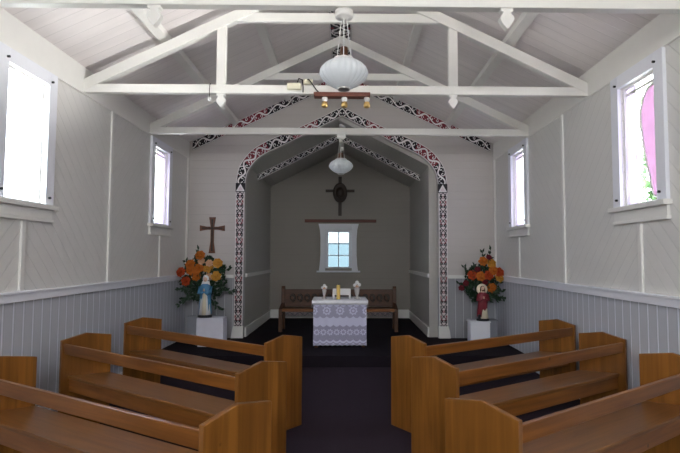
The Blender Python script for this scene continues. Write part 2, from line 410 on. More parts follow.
for s in (-1, 1):
    # wall plate, dado rail, battens
    a, b = sorted((s*W, s*(W-.018))); trim(box(B(), a, b, YR, YE, PB, PT+.06), M['paint'])
    bm = B(); a, b = sorted((s*W, s*(W-.035))); box(bm, a, b, YR, YE, 1.20, 1.27)
    a, b = sorted((s*W, s*(W-.055))); box(bm, a, b, YR, YE, 1.27, 1.292)
    trim(bm, M['paint_b'])
    for yb, z1 in ((2.98, PB), (4.665, 1.94), (6.33, PB), (8.03, 1.94), (9.33, PB)):
        a, b = sorted((s*W, s*(W-.022))); trim(box(B(), a, b, yb-.028, yb+.028, 1.285, z1), M['paint'])
    # purlins under the ceiling boards
    for px in (1.93, .98):
        z = ceil_z(px); q = .045
        trim(prism(B(), [(s*(px-q), ceil_z(px-q)+.01), (s*(px+q), ceil_z(px+q)+.01), (s*(px+q), ceil_z(px+q)-.07), (s*(px-q), ceil_z(px-q)-.07)], XZ, YR, YE), M['paint'])
    a, b = sorted((s*W, s*1.91)); bm = B(); box(bm, a, b, YE-.03, YE, 1.22, 1.28); trim(bm, M['paint'])
    struct(obj('baseboard_' + ('left' if s < 0 else 'right'), box(B(), *sorted((s*W, s*(W-.025))), YR, 7.69, 0, .12), M['paint_b'], bevel=.004))
    c = CC + s*CH
    bm = B(); box(bm, *sorted((c, c-s*.03)), YE+.12, YB, 1.23, 1.30); trim(bm, M['paint'])
    bm = B(); box(bm, *sorted((c, c-s*.03)), YE+.12, YB, PL, PL+.17); trim(bm, M['paint'])
struct(obj('baseboard_back', box(B(), CC-CH+.03, CC+CH-.03, YB-.03, YB, PL, PL+.2), M['paint'], bevel=.004))
struct(obj('ground', box(B(), -40, 40, -40, 45, -.3, -.12), M['ground']))

# ------------------------------------------------------------------ windows
def make_window(n, s, y0, y1, kind):
    w = bpy.data.objects.new('window_%d' % n, None); C.objects.link(w); w.location = (s*W, (y0+y1)/2, WZ0); struct(w)
    hw = (y1-y0)/2; h = WZ1-WZ0
    X = lambda a, b: sorted((-s*a, -s*b))          # a, b measured into the room
    bm = B(); a, b = X(0, .035)
    box(bm, a, b, -hw-.135, -hw, -.02, PB-WZ0); box(bm, a, b, hw, hw+.135, -.02, PB-WZ0); box(bm, a, b, -hw, hw, h, PB-WZ0)
    obj('casing', bm, M['paint_b'], w, bevel=.005)
    bm = B(); a, b = X(-.02, .075); box(bm, a, b, -hw-.16, hw+.16, -.045, -.0)
    obj('sill', bm, M['paint'], w, bevel=.006)
    bm = B(); a, b = X(0, .03); box(bm, a, b, -hw-.13, hw+.13, -.135, -.045); a, b = X(0, .042); box(bm, a, b, -hw-.14, hw+.14, -.165, -.135)
    obj('apron', bm, M['paint'], w, bevel=.004)
    # sash just outside the inner face
    bm = B(); a, b = X(-.02, -.085); t = .022
    box(bm, a, b, -hw, -hw+t, 0, h); box(bm, a, b, hw-t, hw, 0, h); box(bm, a, b, -hw+t, hw-t, 0, t); box(bm, a, b, -hw+t, hw-t, h-t, h)
    obj('sash', bm, M['paint'], w, bevel=.003)
    bm = B(); a, b = X(-.066, -.070); box(bm, a, b, -hw+t, hw-t, t, h-t); obj('pane', bm, M['glass'], w)
    if kind != 'clear':
        # lilac fixed light toward the altar and a pink leaf with a curved edge, outside the clear pane
        a, b = X(-.045, -.049); bm = B(); box(bm, a, b, hw-.18 if kind == 'pink' else hw-.36, hw-t, t, h-t); obj('coloured_pane', bm, M['lilac'], w)
        bm = B(); a, b = X(-.035, -.06); yy = (hw-.18 if kind == 'pink' else hw-.36)
        box(bm, a, b, yy-.016, yy, t, h-t); box(bm, a, b, -hw+t, hw-t, h-.085, h-.06); obj('mullion', bm, M['paint'], w)
        if kind == 'pink':
            pts = [(-hw+.022, h-.09), (-hw+.20, h-.11), (-hw+.29, h-.19), (-hw+.34, h-.32), (-hw+.325, h-.5), (-hw+.28, h-.72), (-hw+.22, h-.92), (-hw+.16, h-1.09), (-hw+.022, h-1.1)]
            pts = smooth_line(pts, 4)
            bm = B(); prism(bm, pts, YZ, s*.047, s*.051); obj('curved_leaf', bm, M['pink'], w)
            bm = B(); tube(bm, [(s*.046, p[0], p[1]) for p in pts[1:-2]], .011, 6); obj('leaf_edge', bm, M['paint'], w)
    for yy, zz in ((-hw-.03, h+.035), (hw+.03, h+.035), (-hw-.05, .07), (hw+.05, .07)):
        bm = B(); tube(bm, [(-s*.03, yy, zz), (-s*.055, yy, zz)], .011, 8); obj('peg', bm, M['metal_d'], w)
    return w
make_window(1, -1, *NEAR, 'clear'); make_window(2, -1, *FAR, 'lilac')
make_window(3, 1, *NEAR, 'pink'); make_window(4, 1, *FAR, 'lilac')
# chancel window
w = bpy.data.objects.new('window_5', None); C.objects.link(w); w.location = ((BW[0]+BW[1])/2, YB, BW[2]); struct(w)
hw, h = (BW[1]-BW[0])/2, BW[3]-BW[2]
bm = B()
L1 = [(hw, -.06), (hw+.15, -.06), (hw+.13, .08), (hw+.115, .3), (hw+.115, h-.22), (hw+.13, h-.02), (hw+.165, h+.13), (hw, h+.13)]
for s in (-1, 1): prism(bm, [(s*a, b) for a, b in L1], XZ, -.05, 0)
box(bm, -hw, hw, -.05, 0, h, h+.13)
obj('casing', bm, M['paint_b'], w, bevel=.006)
obj('sill', box(B(), -hw-.20, hw+.20, -.09, .04, -.10, -.06), M['paint_b'], w, bevel=.006)
bm = B()
for t0, y0 in ((.07, .02), ):
    box(bm, -hw, -hw+t0, y0, y0+.04, -.06, h); box(bm, hw-t0, hw, y0, y0+.04, -.06, h); box(bm, -hw+t0, hw-t0, y0, y0+.04, -.06, .03); box(bm, -hw+t0, hw-t0, y0, y0+.04, h-.07, h)
box(bm, -.012, .012, .03, .05, .03, h-.07)
for k in (1, 2): box(bm, -hw+.07, hw-.07, .03, .05, .03+(h-.1)*k/3-.012, .03+(h-.1)*k/3+.012)
obj('sash', bm, M['paint_b'], w, bevel=.003)
obj('pane', box(B(), -hw+.07, hw-.07, .055, .06, .03, h-.07), M['glass_c'], w)

# ------------------------------------------------------------------ roof trusses
def pendant(bm, x, z, y0, y1):
    o = [(-.045, 0), (-.045, -.022), (-.026, -.03), (-.03, -.042), (-.048, -.06), (-.052, -.08), (-.034, -.115), (0, -.155), (.034, -.115), (.052, -.08), (.048, -.06), (.03, -.042), (.026, -.03), (.045, -.022), (.045, 0)]
    return prism(bm, [(x+a, z+b) for a, b in o], XZ, y0, y1)
def make_truss(y, label, posts, first=None):
    t = thing('roof_truss', label, 'roof truss', (0, y, 0), 0, 'white timber roof trusses')
    d = .04
    obj('tie_beam', box(B(), -W+.014, W-.014, -d, d, 3.383, 3.478), M['paint'], t, bevel=.006)
    zr = lambda x: 3.654 + .482*(2.5-abs(x))
    for s in (-1, 1):
        e = W-.014
        obj('rafter', prism(B(), [(s*e, zr(e)-.125), (s*e, zr(e)), (0, zr(0)), (0, zr(0)-.125)], XZ, -d-.004, d+.004), M['paint'], t, bevel=.005)
        if posts:
            x = 1.276*s
            obj('post', box(B(), x-.05, x+.05, -d+.006, d-.006, 3.478, zr(x)-.10), M['paint'], t, bevel=.005)
            obj('pendant', pendant(B(), x, 3.385, -.028, .028), M['paint'], t, bevel=.003)
    xc = 2.5 - (4.245-3.60)/.482
    obj('collar', box(B(), -xc, xc, -d+.012, d-.012, 4.195, 4.295), M['paint'], t, bevel=.005)
    return t
make_truss(3.69, 'white timber roof truss nearest the camera, its beam crossing the top of the photo', True).location.z = .022
make_truss(5.647, 'white timber roof truss with two posts and heart-shaped pendants, carrying the spotlight board', True)
make_truss(7.536, 'white timber roof truss without posts, farthest and closest to the arch', False)

# ------------------------------------------------------------------ painted scroll bands
def stroke(bm, pts, wid, mp, lift, mi):
    n = len(pts); L, Rr = [], []
    for i in range(n):
        a, b = pts[max(i-1, 0)], pts[min(i+1, n-1)]
        dx, dy = b[0]-a[0], b[1]-a[1]; l = math.hypot(dx, dy) or 1
        ww = wid[i] if isinstance(wid, list) else wid
        L.append(bm.verts.new(mp(pts[i][0]-dy/l*ww, pts[i][1]+dx/l*ww, lift))); Rr.append(bm.verts.new(mp(pts[i][0]+dy/l*ww, pts[i][1]-dx/l*ww, lift)))
    for i in range(n-1):
        f = bm.faces.new((L[i], Rr[i], Rr[i+1], L[i+1])); f.material_index = mi
def disc(bm, c, r, mp, lift, mi, n=9):
    f = bm.faces.new([bm.verts.new(mp(c[0]+r*math.cos(2*PI*k/n), c[1]+r*math.sin(2*PI*k/n), lift)) for k in range(n)]); f.material_index = mi
def koru(bm, s0, t0, dirn, up, size, mp, lift, mi):
    """a stem that curls into a bulb"""
    pts = []; wid = []
    for k in range(15):
        a = -PI/2 + k/14*1.55*PI
        r = size*(1-.55*k/14)
        pts.append((s0 + dirn*(r*math.cos(a)), t0 + up*(r*math.sin(a)))); wid.append(size*.21)
    stroke(bm, pts, wid, mp, lift, mi)
    disc(bm, pts[-1], size*.27, mp, lift+.0004, mi)
def scroll_band(bm, length, width, mp, cells, red_every=3, phase=0):
    """mp(s, t, lift) -> xyz, s in 0..length, t in -.5..+.5 of the width; materials 0 black 1 white 2 red"""
    w = width; cl = length/cells; m2 = lambda s, t, l: mp(s, t/w, l)
    ns = cells*4
    for k in range(ns):
        s0, s1 = length*k/ns, length*(k+1)/ns
        f = bm.faces.new([bm.verts.new(m2(*p, 0)) for p in ((s0, -w/2), (s1, -w/2), (s1, w/2), (s0, w/2))])
        f.material_index = 2 if ((k//4+phase) % (2*red_every) >= red_every) and red_every < 50 else 0
    for e in (-.47, .47): stroke(bm, [(length*k/ns, e*w) for k in range(ns+1)], w*.035, m2, .001, 1)
    for k in range(cells):
        s0 = k*cl; u = 1 if k % 2 else -1
        stem = [(s0 + cl*j/8, u*w*.30*math.cos(PI*j/8)) for j in range(9)]
        stroke(bm, stem, w*.085, m2, .0012, 1)
        koru(bm, s0 + cl*.36, -u*w*.16, 1, u, w*.22, m2, .0016, 1)
        koru(bm, s0 + cl*.78, u*w*.18, -1, -u, w*.20, m2, .0016, 1)
        disc(bm, (s0 + cl*.08, -u*w*.30), w*.06, m2, .002, 1); disc(bm, (s0+cl*.56, u*w*.34), w*.05, m2, .002, 2 if (k+phase) % red_every else 0)
def arclen(P):
    L = [0]
    for a, b in zip(P, P[1:]): L.append(L[-1] + math.dist(a, b))
    return L
def ribbon_map(O, I, Y, thick=.012):
    mid = [((a[0]+b[0])/2, (a[1]+b[1])/2) for a, b in zip(O, I)]; L = arclen(mid)
    def mp(s, t, lift):
        s = min(max(s, 0), L[-1]); i = 0
        while i < len(L)-2 and L[i+1] < s: i += 1
        f = (s-L[i])/(L[i+1]-L[i])
        o = [O[i][k] + (O[i+1][k]-O[i][k])*f for k in (0, 1)]; n = [I[i][k] + (I[i+1][k]-I[i][k])*f for k in (0, 1)]
        a = .5+t
        return (n[0]+(o[0]-n[0])*a, Y-thick-lift, n[1]+(o[1]-n[1])*a)
    return mp, L[-1]
PATM = [M['black'], M['pat_w'], M['pat_r'], M['pat_p']]
arch = thing('carved_arch_border', 'black, white and red scroll painted border framing the chancel arch', 'arch border', (0, -.004, 0))
for s in (-1, 1):
    O = [(s*x, z) for x, z in so]; I = [(s*x, z) for x, z in si]
    bm = B(); mp, L = ribbon_map(O, I, YE); scroll_band(bm, L, .165, mp, 15, 3, 0)
    # thickness of the board
    for a, b in ((O, 1), (I, -1)):
        for p, q in zip(a, a[1:]):
            bm.faces.new([bm.verts.new(v) for v in ((p[0], YE, p[1]), (q[0], YE, q[1]), (q[0], YE-.012, q[1]), (p[0], YE-.012, p[1]))]).material_index = 1
    obj('arch_band', bm, PATM, arch)
    # capital with triangle
    x0, x1 = 1.74, 1.91
    bm = B(); box(bm, *sorted((s*x0, s*x1)), YE-.016, YE, 2.765, 2.925)
    obj('capital', bm, M['black'], arch)
    c = s*1.825
    bm = B(); prism(bm, [(c-.078, 2.777), (c+.078, 2.777), (c, 2.915)], XZ, YE-.018, YE-.016, 0); prism(bm, [(c-.045, 2.79), (c+.045, 2.79), (c, 2.868)], XZ, YE-.0195, YE-.018, 1)
    obj('triangle', bm, [M['pat_w'], M['pat_p']], arch)
    # pillar panel with mirrored scrolls
    x0, x1, z0, z1 = 1.755, 1.905, .372, 2.765
    bm = B(); w = x1-x0; n = 14; ch = (z1-z0)/n
    pm = lambda a, b, l: (s*(x0+w/2+b), YE-.013-l, z0+a)
    for k in range(n):
        f = bm.faces.new([bm.verts.new(pm(*p, 0)) for p in ((k*ch, -w/2), (k*ch+ch, -w/2), (k*ch+ch, w/2), (k*ch, w/2))]); f.material_index = 3
        a = k*ch; col = 2 if k % 2 else 0
        for u in (-1, 1):
            disc(bm, (a+ch*.5, u*w*.30), w*.19, pm, .001, 0); disc(bm, (a+ch*.5, u*w*.30), w*.06, pm, .0015, 1)
            stroke(bm, [(a+ch*j/8, u*w*.36*math.sin(PI*j/8)) for j in range(9)], w*.05, pm, .002, 0)
            stroke(bm, [(a+ch*(.5+j/8), u*w*.40*math.sin(PI*j/8)) for j in range(5)], w*.05, pm, .0024, 0 if k % 2 else 2)
            disc(bm, (a+ch*.02, u*w*.33), w*.12, pm, .0028, col)
        disc(bm, (a+ch*.5, 0), w*.15, pm, .003, col); disc(bm, (a+ch*.5, 0), w*.07, pm, .0034, 1)
    for e in (-.46, .46): stroke(bm, [(0, e*w), (z1-z0, e*w)], w*.04, pm, .004, 1)
    box(bm, *sorted((s*x0, s*x1)), YE-.012, YE, z0, z1, 1)
    obj('pillar_panel', bm, PATM, arch)
    bm = B(); prism(bm, [(s*1.735, PL), (s*1.735, .372), (s*1.91, .372), (s*1.93, .30), (s*1.95, PL)], XZ, YE-.04, YE)
    obj('plinth', bm, M['paint'], arch, bevel=.004)
# gable boards on the end wall
for s, side in ((-1, 'left'), (1, 'right')):
    x0, x1 = 2.70, .02; n = 24
    up = lambda x: ceil_z(x)-.012
    O = [(s*(x0+(x1-x0)*k/n), up(x0+(x1-x0)*k/n)) for k in range(n+1)]; I = [(x, z-.17) for x, z in O]
    mp, L = ribbon_map(O, I, YE); bm = B(); scroll_band(bm, L, .138, mp, 16, 5, 2)
    prism(bm, [O[0], O[-1], I[-1], I[0]], XZ, YE-.011, YE, 0)
    o = obj('painted_gable_board', bm, PATM)
    o.location.y = -.004
    tag(o, 'black and white scroll painted board on the %s slope of the gable above the arch' % side, 'painted board', 'scroll painted gable boards')
# chancel ceiling boards
for s, side in ((-1, 'left'), (1, 'right')):
    x0, x1 = CH-.01, .02; n = 14
    O = [(CC+s*(x0+(x1-x0)*k/n), CE+CS*(CH-(x0+(x1-x0)*k/n))-.01) for k in range(n+1)]; I = [(x, z-.12) for x, z in O]
    mp, L = ribbon_map(O, I, 10.55); bm = B(); scroll_band(bm, L, .11, mp, 15, 99, 1)
    prism(bm, [O[0], O[-1], I[-1], I[0]], XZ, 10.539, 10.60, 3)
    o = obj('painted_chancel_board', bm, PATM)
    tag(o, 'dark scroll painted board on the %s slope of the ceiling inside the chancel' % side, 'painted board', 'scroll painted chancel ceiling boards')
# ridge board
bm = B(); rz = APEX-.085; box(bm, -.16, .16, YR, YE-.02, rz, rz+.02, 0)
def rm(a, b, l): return (b, a, rz-.001-l)
w = .32; cl = .33; n = int((YE-.06-3.0)/cl)
for k in range(n):
    a = 3.0 + k*cl
    for u in (-1, 1):
        koru(bm, a+.1, u*.075, 1, u, .07, rm, .001, 1); koru(bm, a+.24, u*.06, -1, u, .06, rm, .001, 1)
        stroke(bm, [(a+cl*j/8, u*.13*math.sin(PI*j/8)) for j in range(9)], .012, rm, .0015, 1)
        disc(bm, (a+.02, u*.12), .03, rm, .001, 2 if k % 2 else 1)
    disc(bm, (a+.17, 0), .03, rm, .002, 1)
for e in (-1, 1): stroke(bm, [(3.0, e*.15), (YE-.06, e*.15)], .008, rm, .001, 1)
box(bm, -.05, .05, YR, YE-.02, rz+.02, APEX-.005, 0)
tag(obj('painted_ridge_board', bm, PATM), 'black and white scroll painted board running along the ceiling ridge', 'painted board')

# ------------------------------------------------------------------ pews
def make_pew(label, Lp):
    t = thing('church_pew', label, 'pew', (0, 0, 0), 0, 'pine pews angled toward the altar')
    D, th = .472, .034
    f = D/2
    prof = [(f, 0), (f, .834), (f-.243, .876), (f-D, .829), (f-D, 0)]
    for s in (-1, 1):
        x = s*Lp/2
        obj('end_panel', prism(B(), prof, YZ, x, x-s*th), M['pine_v'], t, bevel=.004)
    hx = Lp/2-th+.002
    bm = B(); yb = -f+.022
    prism(bm, [(yb, .705), (yb+.03, .705), (yb+.018, .80), (yb-.012, .80)], YZ, -hx, hx)
    obj('back_rail', bm, M['pine_h'], t, bevel=.005)
    bm = B(); prism(bm, [(-f+.06, .477), (f+.0, .442), (f+.0, .468), (-f+.06, .505)], YZ, -hx, hx)
    obj('seat', bm, M['seat'], t, bevel=.006)
    obj('seat_apron', box(B(), -hx, hx, -f+.075, -f+.103, .362, .476), M['pine_h'], t, bevel=.004)
    return t
pews = [('L', -.446, 5.083, 37.228, 'frontmost pine pew left of the aisle, nearest the altar step'),
        ('L', -.449, 3.868, 35.62, 'second pine pew from the altar, left of the aisle'),
        ('L', -.407, 2.829, 32.046, 'pine pew left of the aisle nearest the camera, cut by the photo edge'),
        ('R', .408, 5.082, -34.03, 'frontmost pine pew right of the aisle, nearest the altar step'),
        ('R', .478, 4.043, -34.415, 'second pine pew from the altar, right of the aisle'),
        ('R', .522, 2.874, -36.161, 'pine pew right of the aisle nearest the camera, cut by the photo edge')]
for (side, x, y, a, lab), Lp in zip(pews, (2.356, 2.356, 2.356, 2.33, 2.285, 2.265)):
    a = R(a); n = Vector((math.sin(a), math.cos(a))); d = Vector((n.y, -n.x))*(-1 if side == 'L' else 1)
    c = Vector((x+.1345, y)) + d*Lp/2 - n*.472/2
    p = make_pew(lab, Lp); p.location = (c.x, c.y, 0); p.rotation_euler = (0, 0, -a)
tag(obj('paper_sheet', box(B(), -.05, .05, -.035, .035, 0, .004), M['paper']), 'small white sheet of paper on the carpet under the left pews', 'paper').location = (-1.41, 5.17, 0)

# ------------------------------------------------------------------ altar
AY = 8.35
alt = thing('altar_table', 'wooden altar table hidden under white and lace cloths', 'altar', (-.005, AY, PL), R(1.5))
hx, dp, at = .435, .74, .735
obj('tabletop', box(B(), -hx, hx, 0, dp, at-.03, at), M['brown_wood'], alt, bevel=.004)
for sx in (-1, 1):
    for yy in (.06, dp-.06):
        obj('leg', box(B(), sx*(hx-.06)-.025, sx*(hx-.06)+.025, yy-.025, yy+.025, 0, at-.03), M['brown_wood'], alt, bevel=.003)
fr = thing('lace_frontal', 'lavender white lace cloth hanging down the front of the altar', 'altar cloth', (-.005, AY, PL), R(1.5))
bm = B(); nx, nz = 44, 16
g = [[None]*(nz+1) for _ in range(nx+1)]
for i in range(nx+1):
    x = -hx+.012+(2*hx-.024)*i/nx
    for j in range(nz+1):
        z = .035 + (at-.03-.035)*j/nz
        if j == 0: z += .010*abs(math.sin(i*PI/4))
        g[i][j] = bm.verts.new((x, -.018 - .006*math.sin(i*.9)*(1-j/nz), z))
for i in range(nx):
    for j in range(nz): bm.faces.new((g[i][j], g[i+1][j], g[i+1][j+1], g[i][j+1]))
o = obj('front_panel', bm, M['lace'], fr, True); sm = o.modifiers.new('thick', 'SOLIDIFY'); sm.thickness = .003
ac = thing('altar_cloth', 'plain white cloth with scalloped hem lying on the altar top', 'altar cloth', (-.005, AY, PL), R(1.5))
bm = B(); box(bm, -hx-.008, hx+.008, -.028, dp+.01, at+.001, at+.014)
obj('cloth_top', bm, M['cloth'], ac, bevel=.005)
bm = B()
for side in (0, 1, 2):
    n = 36; prev = None
    for i in range(n+1):
        t = i/n
        p = (-hx-.009+(2*hx+.018)*t, -.031) if side == 0 else ((-1 if side == 1 else 1)*(hx+.011), -.03+(dp+.03)*t)
        drop = (.055 if side == 0 else .11) + .012*abs(math.sin(t*PI*9))
        a = bm.verts.new((p[0], p[1], at+.012)); b = bm.verts.new((p[0], p[1]-.003*math.sin(t*40), at+.012-drop))
        if prev: bm.faces.new((prev[0], a, b, prev[1]))
        prev = (a, b)
o = obj('hem', bm, M['cloth'], ac, True); sm = o.modifiers.new('thick', 'SOLIDIFY'); sm.thickness = .003
TZ = PL+at+.0145
def petal_flower(bm, c, r, seedv=0, tilt=(0, -1, .35), mi=0, rings=3):
    rnd = random.Random(seedv); nrm = Vector(tilt).normalized()
    u = nrm.orthogonal().normalized(); v = nrm.cross(u); c = Vector(c)
    ball(bm, c + nrm*r*.1, r*.42, u=8, v=6, mi=mi)
    for k in range(rings):
        npet = 5+k; rr = r*(.45+.28*k); lift = r*(.5-.32*k)
        for i in range(npet):
            a = 2*PI*(i+.5*k)/npet + rnd.uniform(-.15, .15); wd = PI/npet*1.15
            rows = []
            for (fr_, hh, ww) in ((.15, -.1, .5), (.6, .05, 1.), (1., lift/r+.1, .95), (1.12, lift/r*.7, .35)):
                row = []
                for e in (-1, 0, 1):
                    aa = a + e*wd*ww
                    row.append(bm.verts.new(c + (u*math.cos(aa) + v*math.sin(aa))*rr*fr_*(1 if e else 1.06) + nrm*(r*hh - (0 if e else r*.05))))
                rows.append(row)
            for q0, q1 in zip(rows, rows[1:]):
                for e in (0, 1):
                    f = bm.faces.new((q0[e], q0[e+1], q1[e+1], q1[e])); f.material_index = mi; f.smooth = True
    return bm
def make_vase(label, x, y, hgt, sc):
    t = thing('flower_vase', label, 'vase', (x, y, TZ), 0, 'small vases on the altar')
    k = sc
    obj('vase', lathe(B(), [(.035*k, 0), (.037*k, .01), (.018*k, .03), (.016*k, .05), (.028*k, .09), (.036*k, .13*hgt/.2), (.030*k, .15*hgt/.2)], seg=16), M['crystal'], t, True)
    for i, (dx, dz) in enumerate(((-.028, .0), (.028, .005), (0, .035), (0, -.02))):
        bm = B(); petal_flower(bm, (dx*k, -.012 if i == 3 else 0, hgt-.03+dz*k), .030*k, i, mi=0, rings=2); obj('flower', bm, M['peach' if i == 3 else 'white_r'], t)
    return t
make_vase('smaller glass vase of pale flowers on the left side of the altar', -.27, 8.62, .215, 1.)
make_vase('taller glass vase of pale flowers on the right side of the altar', .268, 8.62, .255, 1.25)
cd = thing('altar_candle', 'thick yellow candle standing in the middle of the altar', 'candle', (-.037, 8.56, TZ))
obj('wax', lathe(B(), [(.034, 0), (.034, .02), (.030, .025), (.030, .225), (.020, .232)], seg=18), M['candle'], cd, True)
obj('wick', tube(B(), [(0, 0, .23), (.002, 0, .25)], .003, 6), M['black'], cd)
bs = thing('book_stand', 'small white book stand behind the yellow candle on the altar', 'book stand', (.015, 8.70, TZ))
bm = B(); prism(bm, [(-.04, .075), (.02, .165), (.03, .158), (-.03, .068)], YZ, -.15, .15); obj('rest', bm, M['white_r'], bs, bevel=.003)
for s in (-1, 1):
    bm = B(); prism(bm, [(-.06, 0), (.05, 0), (.045, .02), (.02, .165), (-.005, .13), (-.045, .09), (-.06, .085)], YZ, s*.15, s*.118); obj('foot', bm, M['white_r'], bs, bevel=.003)
bm = B(); box(bm, -.15, .15, -.052, -.04, .06, .085); obj('ledge', bm, M['white_r'], bs)

# bench behind the altar
bn = thing('carved_bench', 'dark brown bench with carved back standing behind the altar', 'bench', (-.065, 10.4, PL))
for s in (-1, 1):
    x = 1.115*s
    obj('end_post', prism(B(), [(.20, 0), (.20, .80), (.17, .845), (.13, .855), (.09, .82), (.08, .52), (-.30, .43), (-.30, 0), (-.25, 0), (-.22, .34), (.10, .34), (.12, 0)], YZ, x-.035, x+.035), M['brown_wood'], bn, bevel=.005)
bm = B(); box(bm, -1.08, 1.08, .12, .15, .45, .79)
bm2 = obj('back_panel', bm, M['brown_wood'], bn, bevel=.004)
cm = lambda a, b, l: (a, .12-l, .62+b)
for k in range(14):
    bm = B(); s0 = -1.0+k*.145
    pts = [(s0+.07+.062*(1-.55*j/26)*math.cos(-PI/2+j/26*3.2*PI), .085*(1-.55*j/26)*math.sin(-PI/2+j/26*3.2*PI)) for j in range(27)]
    tube(bm, [cm(p[0], p[1], .004) for p in pts], .013, 5)
    obj('carved_scroll', bm, M['dark_wood'], bn)
obj('seat_board', box(B(), -1.08, 1.08, -.30, .12, .40, .44), M['brown_wood'], bn, bevel=.006)
obj('seat_edge', box(B(), -1.08, 1.08, -.315, -.30, .385, .445), M['pine_h'], bn, bevel=.003)
# patterned panel standing behind the bench against the skirting
bm = B(); L = 2.6; scr = lambda s, t, l: (CC-1.3+s, YB-.034-l, PL+.10+t*.11); scroll_band(bm, L, .11, scr, 22, 99, 1); box(bm, CC-1.3, CC+1.3, YB-.033, YB-.03, PL+.04, PL+.16, 1)
tag(obj('painted_skirting_panel', bm, [M['pat_p'], M['stand'], M['pat_w']]), 'pale panel with grey pattern low on the back wall behind the bench', 'panel')

# back wall cross, plaque, shelf
cr = thing('wall_cross', 'dark wooden cross with carved oval on the chancel back wall', 'cross', (-.085, YB-.001, 2.58))
bm = B(); box(bm, -.04, .04, -.03, 0, 0, .94); box(bm, -.345, .345, -.032, 0, .565, .63)
obj('cross_bars', bm, M['dark_wood'], cr, bevel=.004)
bm = B()
for k in range(5):
    f = 1-.17*k
    lathe(bm, [(.172*f, -.001), (.172*f-.006, .012), (.172*f-.02, .012+.001), ], seg=28)
ov = B(); lathe(ov, [(.172, 0), (.172, .02), (.155, .034), (.13, .034), (.12, .026), (.085, .026), (.08, .036), (.03, .036)], seg=30)
bm.free()
bmesh.ops.transform(ov, matrix=Matrix.Translation((0, -.028, .55)) @ Matrix.Rotation(R(90), 4, 'X') @ Matrix.Diagonal((1, 1.4, 1, 1)), verts=ov.verts[:])
obj('carved_oval', ov, M['dark_wood'], cr, True)
sh = tag(obj('wooden_beam', box(B(), -.85, .85, -.06, 0, 0, .072), M['red_wood'], bevel=.005), 'reddish brown wooden beam on the back wall above the small window', 'beam'); sh.location = (-.07, YB, 2.42)

# crucifix on the left of the arch
cf = thing('hanging_cross', 'brown wooden cross with flared ends on the wall left of the arch', 'cross', (-2.315, YE-.001, 1.66))
def flare(z0, z1, horizontal=False):
    pass
bm = B()
up = [(-.03, .41), (-.03, .47), (-.058, .645), (.058, .645), (.03, .47), (.03, .41)]
dn = [(-.03, .44), (-.03, .2), (-.058, 0), (.058, 0), (.03, .2), (.03, .44)]
prism(bm, up, XZ, -.028, 0); prism(bm, dn, XZ, -.0281, 0)
for s in (-1, 1): prism(bm, [(0, .42), (s*.10, .42), (s*.222, .395), (s*.222, .50), (s*.10, .475), (0, .475)], XZ, -.0282, 0)
obj('cross_body', bm, M['cross_wood'], cf, bevel=.004)
bm = B(); prism(bm, [(-.016, .04), (.016, .04), (.012, .43), (-.012, .43)], XZ, -.034, -.028); prism(bm, [(-.012, .43), (.012, .43), (.016, .61), (-.016, .61)], XZ, -.0341, -.028); box(bm, -.18, .18, -.0342, -.028, .436, .46)
obj('inlay', bm, M['dark_wood'], cf)

# ------------------------------------------------------------------ statues, pedestals, flowers
def pedestal(label, x0, x1, y0, y1, z1, mat, name, cloth=True):
    t = thing(name, label, 'pedestal', ((x0+x1)/2, (y0+y1)/2, PL))
    hx, hy, h = (x1-x0)/2, (y1-y0)/2, z1-PL
    obj('body', box(B(), -hx+.012, hx-.012, -hy+.012, hy-.012, 0, h-.01), mat, t, bevel=.006)
    if cloth:
        bm = B(); n = 60; rows = []
        per = [(-hx, -hy), (hx, -hy), (hx, hy), (-hx, hy)]
        for z in (h, h*.6, h*.3, .03):
            row = []
            for i in range(n):
                q = i/n*4; k = int(q); f = q-k; a, b = per[k], per[(k+1) % 4]
                p = (a[0]+(b[0]-a[0])*f, a[1]+(b[1]-a[1])*f); w = 1 + (1-z/h)*.035*(1+math.sin(i*1.25))
                row.append(bm.verts.new((p[0]*w, p[1]*w, z)))
            rows.append(row)
        for a, b in zip(rows, rows[1:]):
            for i in range(n): bm.faces.new((a[i], a[(i+1) % n], b[(i+1) % n], b[i]))
        bm.faces.new(rows[0])
        obj('cover', bm, M['cloth_l'], t)
    else:
        obj('top', box(B(), -hx, hx, -hy, hy, h-.02, h), mat, t, bevel=.004)
    return t
pedestal('pedestal draped in pale cloth under the blue statue, left of the arch', -2.293, -1.872, 8.42, 8.68, .618, M['paint_b'], 'draped_pedestal')
pedestal('narrow white pedestal under the red statue, right of the arch', 2.084, 2.4225, 8.42, 8.68, .571, M['paint_b'], 'white_pedestal', False)
pedestal('grey flower stand in the left corner behind the draped pedestal', -2.57, -2.09, 8.78, 9.0, .60, M['stand'], 'flower_stand', False)
pedestal('grey flower stand in the right corner behind the white pedestal', 2.16, 2.64, 8.78, 9.0, .55, M['stand'], 'flower_stand', False)

